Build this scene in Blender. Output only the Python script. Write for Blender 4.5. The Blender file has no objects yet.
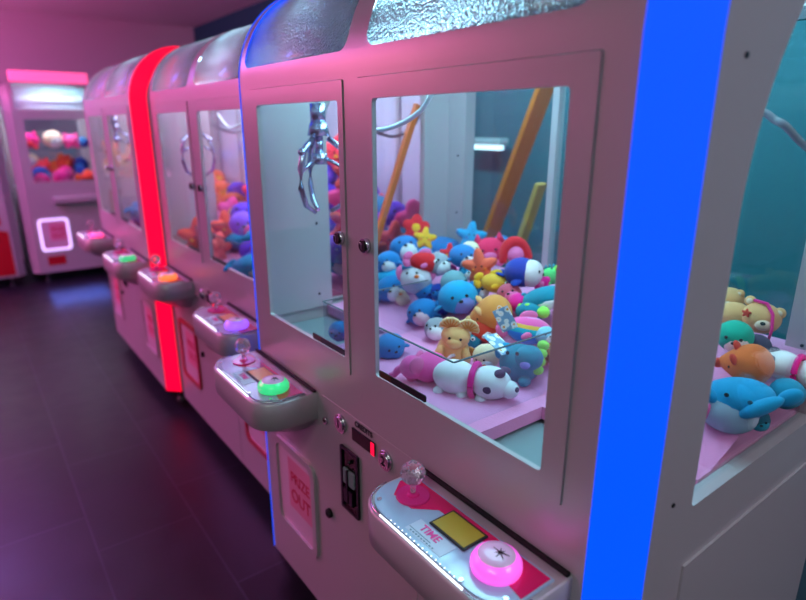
import bpy, bmesh, math, random
from mathutils import Vector, Matrix, Euler
random.seed(7)
PI = math.pi
SC = bpy.context.scene
COL = SC.collection

# ------------------------------------------------------------------ materials
def lin(c):
    return tuple(((v/12.92) if v <= .04045 else ((v+.055)/1.055)**2.4) for v in c)
MATS = {}
def mat(name, rgb=(.5,.5,.5), rough=.5, metal=0, emit=None, es=1.0, bump=0, bscale=50, coat=0, trans=0, ior=1.45, var=0, sheen=0, spec=.5):
    m = bpy.data.materials.new(name); m.use_nodes = True
    nt = m.node_tree; b = nt.nodes['Principled BSDF']
    c = lin(rgb)
    b.inputs['Base Color'].default_value = (*c, 1)
    b.inputs['Roughness'].default_value = rough
    b.inputs['Metallic'].default_value = metal
    b.inputs['Coat Weight'].default_value = coat
    b.inputs['Coat Roughness'].default_value = .12
    b.inputs['Transmission Weight'].default_value = trans
    b.inputs['IOR'].default_value = ior
    b.inputs['Sheen Weight'].default_value = sheen
    b.inputs['Specular IOR Level'].default_value = spec
    if emit:
        b.inputs['Emission Color'].default_value = (*lin(emit), 1)
        b.inputs['Emission Strength'].default_value = es
    if bump or var:
        tc = nt.nodes.new('ShaderNodeTexCoord'); n = nt.nodes.new('ShaderNodeTexNoise')
        n.inputs['Scale'].default_value = bscale; n.inputs['Detail'].default_value = 3
        nt.links.new(tc.outputs['Object'], n.inputs['Vector'])
        if bump:
            bp = nt.nodes.new('ShaderNodeBump'); bp.inputs['Strength'].default_value = bump; bp.inputs['Distance'].default_value = .004
            nt.links.new(n.outputs['Fac'], bp.inputs['Height']); nt.links.new(bp.outputs['Normal'], b.inputs['Normal'])
        if var:
            r = nt.nodes.new('ShaderNodeMixRGB'); r.blend_type = 'MIX'
            r.inputs['Color1'].default_value = (*[v*(1-var) for v in c], 1); r.inputs['Color2'].default_value = (*[min(1, v*(1+var)) for v in c], 1)
            nt.links.new(n.outputs['Fac'], r.inputs['Fac']); nt.links.new(r.outputs['Color'], b.inputs['Base Color'])
    MATS[name] = m
    return m

def glass(name, tint, refl=.05, rough=0.0):
    m = bpy.data.materials.new(name); m.use_nodes = True; nt = m.node_tree; nt.nodes.clear()
    o = nt.nodes.new('ShaderNodeOutputMaterial'); mx = nt.nodes.new('ShaderNodeMixShader')
    t = nt.nodes.new('ShaderNodeBsdfTransparent'); g = nt.nodes.new('ShaderNodeBsdfGlossy')
    t.inputs['Color'].default_value = (*tint, 1); g.inputs['Roughness'].default_value = rough
    lw = nt.nodes.new('ShaderNodeLayerWeight'); lw.inputs['Blend'].default_value = .5
    p = nt.nodes.new('ShaderNodeMath'); p.operation = 'POWER'; p.inputs[1].default_value = 4
    ma = nt.nodes.new('ShaderNodeMath'); ma.operation = 'MULTIPLY_ADD'; ma.inputs[1].default_value = .45; ma.inputs[2].default_value = refl
    nt.links.new(lw.outputs['Facing'], p.inputs[0]); nt.links.new(p.outputs[0], ma.inputs[0]); nt.links.new(ma.outputs[0], mx.inputs['Fac'])
    nt.links.new(t.outputs[0], mx.inputs[1]); nt.links.new(g.outputs[0], mx.inputs[2]); nt.links.new(mx.outputs[0], o.inputs['Surface'])
    MATS[name] = m
    return m

mat('silver paint', (.72,.69,.71), .36, .30, coat=.12, bump=.03, bscale=400)
mat('black rubber', (.03,.03,.035), .6)
mat('dark gap', (.03,.03,.04), .8)
mat('chrome', (.82,.82,.85), .18, 1)
mat('dark chrome', (.25,.25,.28), .3, 1)
mat('led blue', (0,.1,1), .4, emit=(0,.34,1), es=1.0)
mat('led red', (1,0,.15), .4, emit=(1,.0,.22), es=1.15)
mat('led violet', (.4,.2,1), .4, emit=(.42,.25,1), es=.8)
mat('white led', (1,1,1), .4, emit=(.9,.95,1), es=2.2)
mat('cool tube', (1,1,1), .4, emit=(.70,.95,1), es=14)
mat('pink foam', (.93,.55,.75), .85, bump=.25, bscale=180, sheen=.3)
mat('chute grey', (.50,.56,.58), .5)
mat('panel blue', (.62,.74,.85), .12, coat=.6)
mat('panel pink', (.86,.05,.38), .15, coat=.6)
mat('panel lilac', (.60,.58,.68), .2, coat=.4)
mat('panel red', (.75,.04,.18), .2, coat=.4)
mat('lcd olive', (.62,.56,.16), .3, emit=(.62,.55,.12), es=.12)
mat('lcd tan', (.78,.55,.35), .3, emit=(.78,.5,.3), es=.15)
mat('lcd dark', (.02,.03,.04), .15)
mat('seven red', (1,.1,.2), .4, emit=(1,.05,.25), es=1.2)
mat('sticker', (.72,.80,.88), .3)
mat('ink pink', (.90,.25,.62), .5)
mat('ink teal', (.18,.42,.50), .5)
mat('ink dark', (.08,.06,.10), .5)
mat('ink red', (.78,.08,.30), .5)
mat('crystal', (.95,.90,.96), .05, trans=.85, ior=1.5)
mat('clear pink', (.95,.25,.65), .1, trans=.5, emit=(1,.1,.6), es=.04)
mat('button magenta', (1,.45,.9), .25, emit=(.94,.36,.86), es=.9, coat=.5)
mat('button green', (.3,1,.6), .25, emit=(.2,.84,.52), es=.75, coat=.5)
mat('button violet', (.6,.5,1), .25, emit=(.6,.35,1), es=1.2, coat=.5)
mat('button orange', (1,.6,.3), .25, emit=(1,.48,.25), es=1.0, coat=.5)
mat('button pink', (1,.4,.7), .25, emit=(1,.3,.6), es=1.2, coat=.5)
mat('button cap', (.86,.74,.88), .25, emit=(.8,.5,.8), es=.1, coat=.5)
mat('prize flap', (.80,.66,.76), .3, coat=.3, emit=(.9,.45,.65), es=.03)
mat('prize paper', (.86,.52,.66), .6)
mat('rear board lilac', (.78,.76,.84), .4)
mat('frame red', (.70,.03,.18), .3, coat=.3)
mat('frame glow', (.9,.85,1), .3, emit=(.85,.75,1), es=1.4)
mat('floor metal', (.4,.4,.43), .4, .7)
mat('orange board', (.90,.42,.12), .5, bump=.1, bscale=40, var=.12)
mat('tan board', (.78,.54,.27), .6, bump=.1, bscale=40, var=.12)
mat('hose white', (.86,.92,.94), .35)
mat('hose grey', (.62,.62,.66), .35)
mat('label strip', (.10,.11,.13), .35)
mat('label strip brown', (.30,.17,.10), .35)
mat('marquee pink', (1,.5,.7), .4, emit=(1,.35,.60), es=1.0)
mat('claw metal', (.72,.76,.86), .22, .9)
mat('graphic red', (.65,.02,.12), .35, coat=.3)
glass('pane clear', (.95,.98,.985), .05)
glass('pane teal', (.84,.95,.97), .05)
glass('acrylic', (.93,.97,.99), .03)
mat('acrylic edge', (.35,.42,.45), .2)

# hammered frosted dome plastic
m = mat('frosted plastic', (.86,.92,.97), .16, trans=.72, ior=1.35, coat=.3)
nt = m.node_tree; b = nt.nodes['Principled BSDF']
tc = nt.nodes.new('ShaderNodeTexCoord'); vo = nt.nodes.new('ShaderNodeTexVoronoi'); vo.inputs['Scale'].default_value = 210
vo.feature = 'SMOOTH_F1'
bp = nt.nodes.new('ShaderNodeBump'); bp.inputs['Strength'].default_value = .7; bp.inputs['Distance'].default_value = .005
nt.links.new(tc.outputs['Object'], vo.inputs['Vector']); nt.links.new(vo.outputs['Distance'], bp.inputs['Height']); nt.links.new(bp.outputs['Normal'], b.inputs['Normal'])

PAL = dict(red=(.92,.12,.16), yellow=(.98,.72,.15), orange=(.96,.45,.16), blue=(0,.47,.74), sky=(0,.60,.80), white=(.93,.92,.93),
    grey=(.62,.62,.66), pink=(.97,.45,.68), pale=(.85,.80,.84), cream=(.95,.84,.72), pinkred=(.96,.16,.36), coral=(.96,.38,.26),
    gold=(.93,.68,.22), navy=(.02,.20,.60), white2=(.92,.84,.84), green=(.35,.80,.45), lime=(.62,.92,.35), magenta=(.95,.10,.55),
    teal=(.02,.52,.62), rose=(.82,.32,.42), greyteal=(.45,.60,.64), lilac=(.50,.55,.85), pinkwhite=(.92,.76,.82), tan=(.93,.70,.46),
    shell=(.96,.78,.58), orangetan=(.90,.56,.26), redorange=(.90,.26,.18), brown=(.70,.44,.22), hotpink=(.98,.35,.66), paleblue=(.55,.78,.88),
    seagreen=(.08,.70,.58), plum=(.30,.22,.34), palegrey=(.62,.72,.78), tealblue=(.03,.55,.70), darkteal=(.02,.34,.42),
    purple=(.36,.22,.86), salmon=(1,.42,.38), violet=(.50,.35,.92), black=(.02,.02,.02), hot=(1,.22,.30))
def plushmat(n):
    k = 'plush '+n
    if k in MATS: return MATS[k]
    return mat(k, PAL[n], .9 if n != 'black' else .2, bump=.35, bscale=260, sheen=.12, var=.06)
# rainbow plush and daisy card, both patterns that stay on the thing
m = mat('plush rainbow', (.9,.4,.7), .9, sheen=.5); nt = m.node_tree
tc = nt.nodes.new('ShaderNodeTexCoord'); sp = nt.nodes.new('ShaderNodeSeparateXYZ'); cr = nt.nodes.new('ShaderNodeValToRGB')
mp = nt.nodes.new('ShaderNodeMapRange'); mp.inputs['From Min'].default_value = -1; mp.inputs['From Max'].default_value = 1
nt.links.new(tc.outputs['Object'], sp.inputs[0]); nt.links.new(sp.outputs['Z'], mp.inputs[0]); nt.links.new(mp.outputs[0], cr.inputs[0])
cr.color_ramp.interpolation = 'CONSTANT'
cr.color_ramp.elements[0].position = 0; cr.color_ramp.elements[0].color = (*lin((.05,.55,.95)),1)
cr.color_ramp.elements[1].position = .45; cr.color_ramp.elements[1].color = (*lin((.05,.75,.85)),1)
for ps, c in ((.58,(.98,.75,.3)), (.68,(.98,.35,.65)), (.85,(.98,.55,.8))):
    e = cr.color_ramp.elements.new(ps); e.color = (*lin(c),1)
nt.links.new(cr.outputs[0], nt.nodes['Principled BSDF'].inputs['Base Color'])
m = mat('daisy print', (.9,.9,.9), .5); nt = m.node_tree
tc = nt.nodes.new('ShaderNodeTexCoord'); vo = nt.nodes.new('ShaderNodeTexVoronoi'); vo.inputs['Scale'].default_value = 1.7
cr = nt.nodes.new('ShaderNodeValToRGB'); cr.color_ramp.interpolation = 'CONSTANT'
cr.color_ramp.elements[0].color = (*lin((.98,.66,.12)),1); cr.color_ramp.elements[1].position = .22; cr.color_ramp.elements[1].color = (*lin((.95,.95,.93)),1)
e = cr.color_ramp.elements.new(.5); e.color = (*lin((.50,.66,.78)),1)
nt.links.new(tc.outputs['Object'], vo.inputs['Vector']); nt.links.new(vo.outputs['Distance'], cr.inputs[0]); nt.links.new(cr.outputs[0], nt.nodes['Principled BSDF'].inputs['Base Color'])

# floor tiles: dark slate with grout
m = mat('slate tiles', (.10,.10,.12), .35); nt = m.node_tree; b = nt.nodes['Principled BSDF']
tc = nt.nodes.new('ShaderNodeTexCoord'); mpg = nt.nodes.new('ShaderNodeMapping'); br = nt.nodes.new('ShaderNodeTexBrick')
mpg.inputs['Location'].default_value = (.0,.14,0)
br.offset = 0.35; br.inputs['Scale'].default_value = 1; br.inputs['Brick Width'].default_value = .72; br.inputs['Row Height'].default_value = .36
br.inputs['Mortar Size'].default_value = .0045; br.inputs['Mortar Smooth'].default_value = .3
br.inputs['Color1'].default_value = (*lin((.10,.10,.135)),1); br.inputs['Color2'].default_value = (*lin((.135,.135,.18)),1); br.inputs['Mortar'].default_value = (*lin((.23,.22,.29)),1)
nz = nt.nodes.new('ShaderNodeTexNoise'); nz.inputs['Scale'].default_value = 7; nz.inputs['Detail'].default_value = 6
mx = nt.nodes.new('ShaderNodeMixRGB'); mx.blend_type = 'MULTIPLY'; mx.inputs['Fac'].default_value = .6
nt.links.new(tc.outputs['Object'], mpg.inputs[0]); nt.links.new(mpg.outputs[0], br.inputs['Vector']); nt.links.new(tc.outputs['Object'], nz.inputs['Vector'])
nt.links.new(br.outputs['Color'], mx.inputs[1]); nt.links.new(nz.outputs['Fac'], mx.inputs[2]); nt.links.new(mx.outputs[0], b.inputs['Base Color'])
mr = nt.nodes.new('ShaderNodeMapRange'); mr.inputs['To Min'].default_value = .28; mr.inputs['To Max'].default_value = .5
nt.links.new(nz.outputs['Fac'], mr.inputs[0]); nt.links.new(mr.outputs[0], b.inputs['Roughness'])
bp = nt.nodes.new('ShaderNodeBump'); bp.inputs['Strength'].default_value = .25; bp.inputs['Distance'].default_value = .004
nt.links.new(nz.outputs['Fac'], bp.inputs['Height']); nt.links.new(bp.outputs['Normal'], b.inputs['Normal'])
mat('ceiling paint', (.80,.78,.80), .85, bump=.05, bscale=20)
mat('wall paint', (.70,.66,.72), .8, bump=.06, bscale=30)
mat('rear wall paint', (.04,.31,.36), .7, bump=.06, bscale=30)

# ------------------------------------------------------------------ mesh helpers
class MB:
    def __init__(s): s.bm = bmesh.new()
    def box(s, x0, x1, y0, y1, z0, z1, bev=0, seg=2, mi=0):
        r = bmesh.ops.create_cube(s.bm, size=1)
        for v in r['verts']:
            v.co = Vector((x0+(v.co.x+.5)*(x1-x0), y0+(v.co.y+.5)*(y1-y0), z0+(v.co.z+.5)*(z1-z0)))
        fs = set(f for v in r['verts'] for f in v.link_faces)
        for f in fs: f.material_index = mi
        if bev:
            es = list(set(e for v in r['verts'] for e in v.link_edges))
            q = bmesh.ops.bevel(s.bm, geom=es, offset=bev, segments=seg, affect='EDGES', profile=.5)
            for f in q['faces']: f.material_index = mi
        return s
    def ball(s, c, r, rot=None, mi=0, seg=20, ring=14):
        if not isinstance(r, (tuple, list)): r = (r, r, r)
        M = Matrix.Translation(c) @ (Euler(rot).to_matrix().to_4x4() if rot else Matrix()) @ Matrix.Diagonal((*r, 1))
        q = bmesh.ops.create_uvsphere(s.bm, u_segments=seg, v_segments=ring, radius=1, matrix=M)
        for f in set(f for v in q['verts'] for f in v.link_faces): f.material_index = mi; f.smooth = True
        return q['verts']
    def cyl(s, c, r, h, axis='z', mi=0, seg=28, r2=None):
        R = {'z': Matrix(), 'x': Matrix.Rotation(PI/2, 4, 'Y'), 'y': Matrix.Rotation(PI/2, 4, 'X')}[axis]
        q = bmesh.ops.create_cone(s.bm, cap_ends=True, segments=seg, radius1=r, radius2=r if r2 is None else r2, depth=h, matrix=Matrix.Translation(c) @ R)
        for f in set(f for v in q['verts'] for f in v.link_faces): f.material_index = mi; f.smooth = len(f.verts) == 4
        return s
    def tube(s, pts, r, mi=0, seg=10):
        pts = [Vector(p) for p in pts]; rings = []
        rr = r if isinstance(r, (list, tuple)) else [r]*len(pts)
        up = Vector((0,0,1))
        for i, p in enumerate(pts):
            t = (pts[min(i+1, len(pts)-1)]-pts[max(i-1, 0)]).normalized()
            a = t.cross(up)
            if a.length < .05: a = t.cross(Vector((1,0,0)))
            a.normalize(); b2 = t.cross(a)
            rings.append([s.bm.verts.new(p+a*rr[i]*math.cos(2*PI*k/seg)+b2*rr[i]*math.sin(2*PI*k/seg)) for k in range(seg)])
        for i in range(len(rings)-1):
            for k in range(seg):
                f = s.bm.faces.new((rings[i][k], rings[i][(k+1)%seg], rings[i+1][(k+1)%seg], rings[i+1][k])); f.smooth = True; f.material_index = mi
        for q in (rings[0], rings[-1][::-1]):
            f = s.bm.faces.new(q); f.material_index = mi
        return s
    def plate(s, outer, holes, mp, thick, mi=0):
        """flat plate with holes: 2D loops -> mp(u,v) 3D, extruded by the vector thick"""
        es = []
        for lp in [outer]+holes:
            vs = [s.bm.verts.new(mp(*p)) for p in lp]
            es += [s.bm.edges.new((vs[i], vs[(i+1) % len(vs)])) for i in range(len(vs))]
        q = bmesh.ops.triangle_fill(s.bm, use_beauty=True, use_dissolve=False, edges=es)
        fs = [g for g in q['geom'] if isinstance(g, bmesh.types.BMFace)]
        for f in fs: f.material_index = mi
        ex = bmesh.ops.extrude_face_region(s.bm, geom=fs)
        bmesh.ops.translate(s.bm, verts=[g for g in ex['geom'] if isinstance(g, bmesh.types.BMVert)], vec=thick)
        for g in ex['geom']:
            if isinstance(g, bmesh.types.BMFace): g.material_index = mi
        return s
    def grid(s, rows, mi=0, smooth=True, close=False):
        """faces over a list of rows of points"""
        vr = [[s.bm.verts.new(p) for p in r] for r in rows]
        for i in range(len(vr)-1):
            n = len(vr[i])
            for k in range(n if close else n-1):
                f = s.bm.faces.new((vr[i][k], vr[i][(k+1)%n], vr[i+1][(k+1)%n], vr[i+1][k])); f.smooth = smooth; f.material_index = mi
        return vr
    def solid(s, t):
        bmesh.ops.recalc_face_normals(s.bm, faces=s.bm.faces)
        bmesh.ops.solidify(s.bm, geom=list(s.bm.faces), thickness=t)
        return s
    def split(s, name, mats, parent):
        """every loose piece becomes a part of its own"""
        bmesh.ops.recalc_face_normals(s.bm, faces=s.bm.faces)
        s.bm.verts.index_update(); seen = {}; n = 0
        for v in s.bm.verts:
            if v in seen: continue
            st = [v]; seen[v] = n
            while st:
                q = st.pop()
                for e in q.link_edges:
                    o = e.other_vert(q)
                    if o not in seen: seen[o] = n; st.append(o)
            n += 1
        ids = [seen[v] for v in s.bm.verts]; out = []
        for k in range(n):
            m = MB(); m.bm.free(); m.bm = s.bm.copy(); m.bm.verts.ensure_lookup_table()
            bmesh.ops.delete(m.bm, geom=[v for v, i in zip(m.bm.verts, ids) if i != k], context='VERTS')
            out.append(m.build(name, mats, parent, recalc=False))
        s.bm.free(); return out
    def build(s, name, mats, parent=None, recalc=True):
        if recalc: bmesh.ops.recalc_face_normals(s.bm, faces=s.bm.faces)
        me = bpy.data.meshes.new(name); s.bm.to_mesh(me); s.bm.free()
        for q in (mats if isinstance(mats, (list, tuple)) else [mats]):
            me.materials.append(MATS[q] if isinstance(q, str) else q)
        o = bpy.data.objects.new(name, me); COL.objects.link(o)
        if parent: o.parent = parent
        return o

def rrect(x0, x1, z0, z1, r, n=5):
    pts = []
    for cx, cz, a0 in ((x1-r, z1-r, 0), (x0+r, z1-r, 90), (x0+r, z0+r, 180), (x1-r, z0+r, 270)):
        for k in range(n+1):
            a = math.radians(a0+90*k/n); pts.append((cx+r*math.cos(a), cz+r*math.sin(a)))
    return pts

def empty(name, loc=(0,0,0), rz=0):
    o = bpy.data.objects.new(name, None); COL.objects.link(o); o.location = loc; o.rotation_euler = (0,0,rz); o.empty_display_size = .05
    return o
def tag(o, label, cat, group=None):
    o['label'] = label; o['category'] = cat
    if group: o['group'] = group
    return o
def struct(o): o['kind'] = 'structure'; return o
KIDS = {}
def copy_tree(o, parent=None):
    c = o.copy(); COL.objects.link(c)
    if parent: c.parent = parent
    for ch in list(o.children): copy_tree(ch, c)
    return c
def text_obj(name, body, size, M, mt, parent, ext=.0006, sx=1):
    cu = bpy.data.curves.new(name, 'FONT'); cu.body = body; cu.size = size; cu.align_x = 'CENTER'; cu.align_y = 'CENTER'; cu.extrude = ext; cu.offset = size*.015
    t = bpy.data.objects.new('lettering_source', cu); COL.objects.link(t)
    dg = bpy.context.evaluated_depsgraph_get(); me = bpy.data.meshes.new_from_object(t.evaluated_get(dg))
    bpy.data.objects.remove(t); bpy.data.curves.remove(cu)
    me.transform(Matrix.Diagonal((sx,1,1,1))); me.transform(M); me.materials.clear(); me.materials.append(MATS[mt]); me.name = name
    o = bpy.data.objects.new(name, me); COL.objects.link(o); o.parent = parent
    return o
FRONT = Matrix.Rotation(PI/2, 4, 'X')

# ------------------------------------------------------------------ claw machine
ZB, ZS, RA = .107, 1.655, .27       # cabinet underside, spring line of the dome, dome radius
CH, DEP = .0625, .89                # corner chamfer, depth
ZC = .90
def arc(y0, r, n=12, a1=PI/2):
    return [(.27-r*math.cos(a1*k/n), ZS+r*math.sin(a1*k/n)) for k in range(n+1)]

def make_console(mach, ox, cols):
    """control shelf; ox is the left end of the shelf"""
    W, D, Z = .395, .168, .852
    def outline(x0, x1, d, r, n=8):
        p = [(x0, 0)]
        for cx, a0 in ((x0+r, 180), (x1-r, 270)):
            for k in range(n+1):
                a = math.radians(a0+90*k/n); p.append((cx+r*math.cos(a), -d+r+r*math.sin(a)))
        p.append((x1, 0)); return p
    rows = []
    for z, ins, dd in ((Z, .004, D-.004), (Z-.004, 0, D), (Z-.078, .002, D), (Z-.082, .006, D-.004), (Z-.09, .02, D-.02), (Z-.115, .045, D-.055), (Z-.14, .075, D-.10), (Z-.155, .11, D-.145)):
        d = max(dd, .012); r = min(.075, d*.6)
        rows.append([Vector((x, y, z)) for x, y in outline(ox+ins, ox+W-ins, d, r)])
    mb = MB(); vr = mb.grid(rows)
    mb.bm.faces.new(vr[0]); mb.bm.faces.new(vr[-1][::-1])
    c = mb.build('console', 'silver paint', mach)
    # pale control panel with the pink patch behind
    mb = MB(); mb.plate(outline(ox+.012, ox+W-.012, D-.012, .066), [], lambda u, v: Vector((u, v-.032 if v == 0 else v, Z+.0005)), Vector((0,0,.004)))
    mb.build('control_panel', cols['panel'], c)
    mb = MB(); pk = [(ox+.02,-.036),(ox+W-.016,-.036),(ox+W-.016,-.105),(ox+.31,-.092),(ox+.27,-.06),(ox+.14,-.066),(ox+.105,-.105),(ox+.05,-.105),(ox+.022,-.07)]
    mb.plate(pk, [], lambda u, v: Vector((u, v, Z+.0046)), Vector((0,0,.0008))); mb.build('panel_graphic', cols['patch'], c)
    mb = MB(); mb.box(ox+.004, ox+W-.004, -.010, -.0005, Z, Z+.008, .002); mb.build('rear_gasket', 'black rubber', c)
    # lit front edge with its row of dots
    edge = [p for p in outline(ox+.006, ox+W-.006, D-.006, .07)][1:-1]
    mb = MB(); mb.tube([Vector((x, y, Z+.0035)) for x, y in edge], .0016, seg=6); mb.build('panel_rim', 'chrome', c)
    mb = MB(); mb.tube([(ox+.085, -D+.005, Z+.0048), (ox+W-.085, -D+.005, Z+.0048)], .0019, seg=6)
    for k in range(17): mb.ball((ox+.11+k*.0115, -D+.0125, Z+.0052), .0012, seg=8, ring=6)
    mb.build('led_edge', 'white led', c)
    # display and sticker
    mb = MB(); mb.box(ox+.158, ox+.251, -.106, -.046, Z+.005, Z+.0085, .002, mi=0); mb.box(ox+.163, ox+.246, -.101, -.051, Z+.0085, Z+.0092, mi=1)
    mb.build('display', ['label strip', cols['lcd']], c)
    mb = MB(); mb.box(ox+.140, ox+.236, -.146, -.109, Z+.0046, Z+.0053)
    for k in range(9): mb.box(ox+.150+k*.0075, ox+.154+k*.0075, -.1435, -.141, Z+.0053, Z+.0057, mi=1)
    mb.box(ox+.142, ox+.2, -.1375, -.1362, Z+.0053, Z+.0057, mi=2)
    st = mb.build('sticker', ['sticker', 'ink teal', 'ink teal'], c)
    text_obj('sticker_lettering', 'TIME', .023, Matrix.Translation((ox+.182, -.122, Z+.0056)), 'ink pink', c)
    mb = MB()
    for x, y in ((ox+.045, -D+.032), (ox+W-.1, -D+.016), (ox+W-.03, -D+.045)): mb.cyl((x, y, Z+.0055), .0045, .003, seg=12)
    mb.split('panel_screw', 'chrome', c)
    # joystick
    jx, jy = ox+.076, -.078
    j = MB().cyl((jx, jy, Z+.0275), .0055, .04).build('joystick', 'crystal', mach)
    mb = MB(); bm2 = bmesh.ops.create_icosphere(mb.bm, subdivisions=2, radius=.025, matrix=Matrix.Translation((jx, jy, Z+.056)))
    mb.build('ball_top', 'crystal', j)
    mb = MB(); mb.cyl((jx, jy, Z+.007), .034, .004, r2=.032); mb.cyl((jx, jy, Z+.011), .014, .006, r2=.009); mb.build('base_disc', 'clear pink', j)
    # push button: glowing lens, pale cap with a small dark star print
    bx, by = ox+.309, -.088
    mb = MB(); pr = [(.041,0),(.043,.006),(.0425,.014),(.038,.022),(.031,.027)]
    mb.grid([[Vector((bx+r*math.cos(2*PI*k/32), by+r*math.sin(2*PI*k/32), Z+.005+h)) for k in range(32)] for r, h in pr], close=True)
    bt = mb.build('push_button', cols['btn'], mach)
    mb = MB(); pr = [(.031,.0268),(.029,.029),(.018,.0315),(.0005,.033)]
    mb.grid([[Vector((bx+r*math.cos(2*PI*k/32), by+r*math.sin(2*PI*k/32), Z+.005+h)) for k in range(32)] for r, h in pr], close=True)
    mb.build('button_cap', 'button cap', bt)
    mb = MB()
    for k in range(7):
        a = .4+k*2*PI/7; L = (.016,.009,.012)[k % 3]
        mb.tube([(bx+.006, by+.002, Z+.0385), (bx+.006+L*math.cos(a), by+.002+L*math.sin(a), Z+.0375)], [.0013,.0005], seg=5)
    mb.build('button_print', 'ink dark', bt)
    return c

def make_prize_door(mach, x0, x1, framemat, dz=0):
    z0, z1 = .275+dz, .60+dz
    mb = MB(); mb.plate(rrect(x0, x1, z0, z1, .035), [rrect(x0+.022, x1-.022, z0+.022, z1-.022, .025)], lambda u, v: Vector((u, -.0001, v)), Vector((0,-.009,0)))
    d = mb.build('prize_door', framemat, mach)
    mb = MB(); mb.plate(rrect(x0+.0225, x1-.0225, z0+.0225, z1-.0225, .024), [], lambda u, v: Vector((u, -.0005, v)), Vector((0,-.002,0))); mb.build('flap', 'prize flap', d)
    cx = (x0+x1)/2; w = x1-x0
    mb = MB(); mb.box(cx-w*.16, x1-.026, -.0034, -.0026, z0+.10, z1-.045); mb.build('prize_sign', 'prize paper', d)
    sx = (cx-w*.16+x1-.026)/2
    text_obj('sign_lettering', 'PRIZE', .052, Matrix.Translation((sx, -.0036, z1-.11)) @ FRONT, 'ink red', d, sx=.95)
    text_obj('sign_lettering', 'OUT', .062, Matrix.Translation((sx, -.0036, z1-.175)) @ FRONT, 'ink red', d, sx=.95)
    return d

def make_claw(mach, x, y, z, name='claw', s=1):
    """three-finger claw hanging on its cord from z"""
    o = MB(); o.cyl((x, y, z-.02), .021, .05); o.cyl((x, y, z-.062), .031, .034, r2=.024); o.cyl((x, y, z-.105), .012, .05); o.cyl((x, y, z-.14), .022, .03); o.tube([(x, y, z), (x, y, z+.08)], .004)
    c = o.build(name, 'claw metal', mach)
    for k in range(3):
        a = k*2*PI/3+.9
        P = [(.02,-.085),(.052,-.115),(.064,-.165),(.066,-.215),(.052,-.262),(.022,-.285)]
        o = MB(); o.tube([(x+r*s*math.cos(a), y+r*s*math.sin(a), z+h) for r, h in P], [.008,.009,.009,.0085,.008,.006], seg=8)
        o.ball((x+.058*s*math.cos(a), y+.058*s*math.sin(a), z-.12), .011, seg=10, ring=8)
        o.tube([(x+.02*math.cos(a), y+.02*math.sin(a), z-.14), (x+.06*s*math.cos(a), y+.06*s*math.sin(a), z-.17)], .005, seg=6)
        o.build('finger', 'claw metal', c)
    return c

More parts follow.
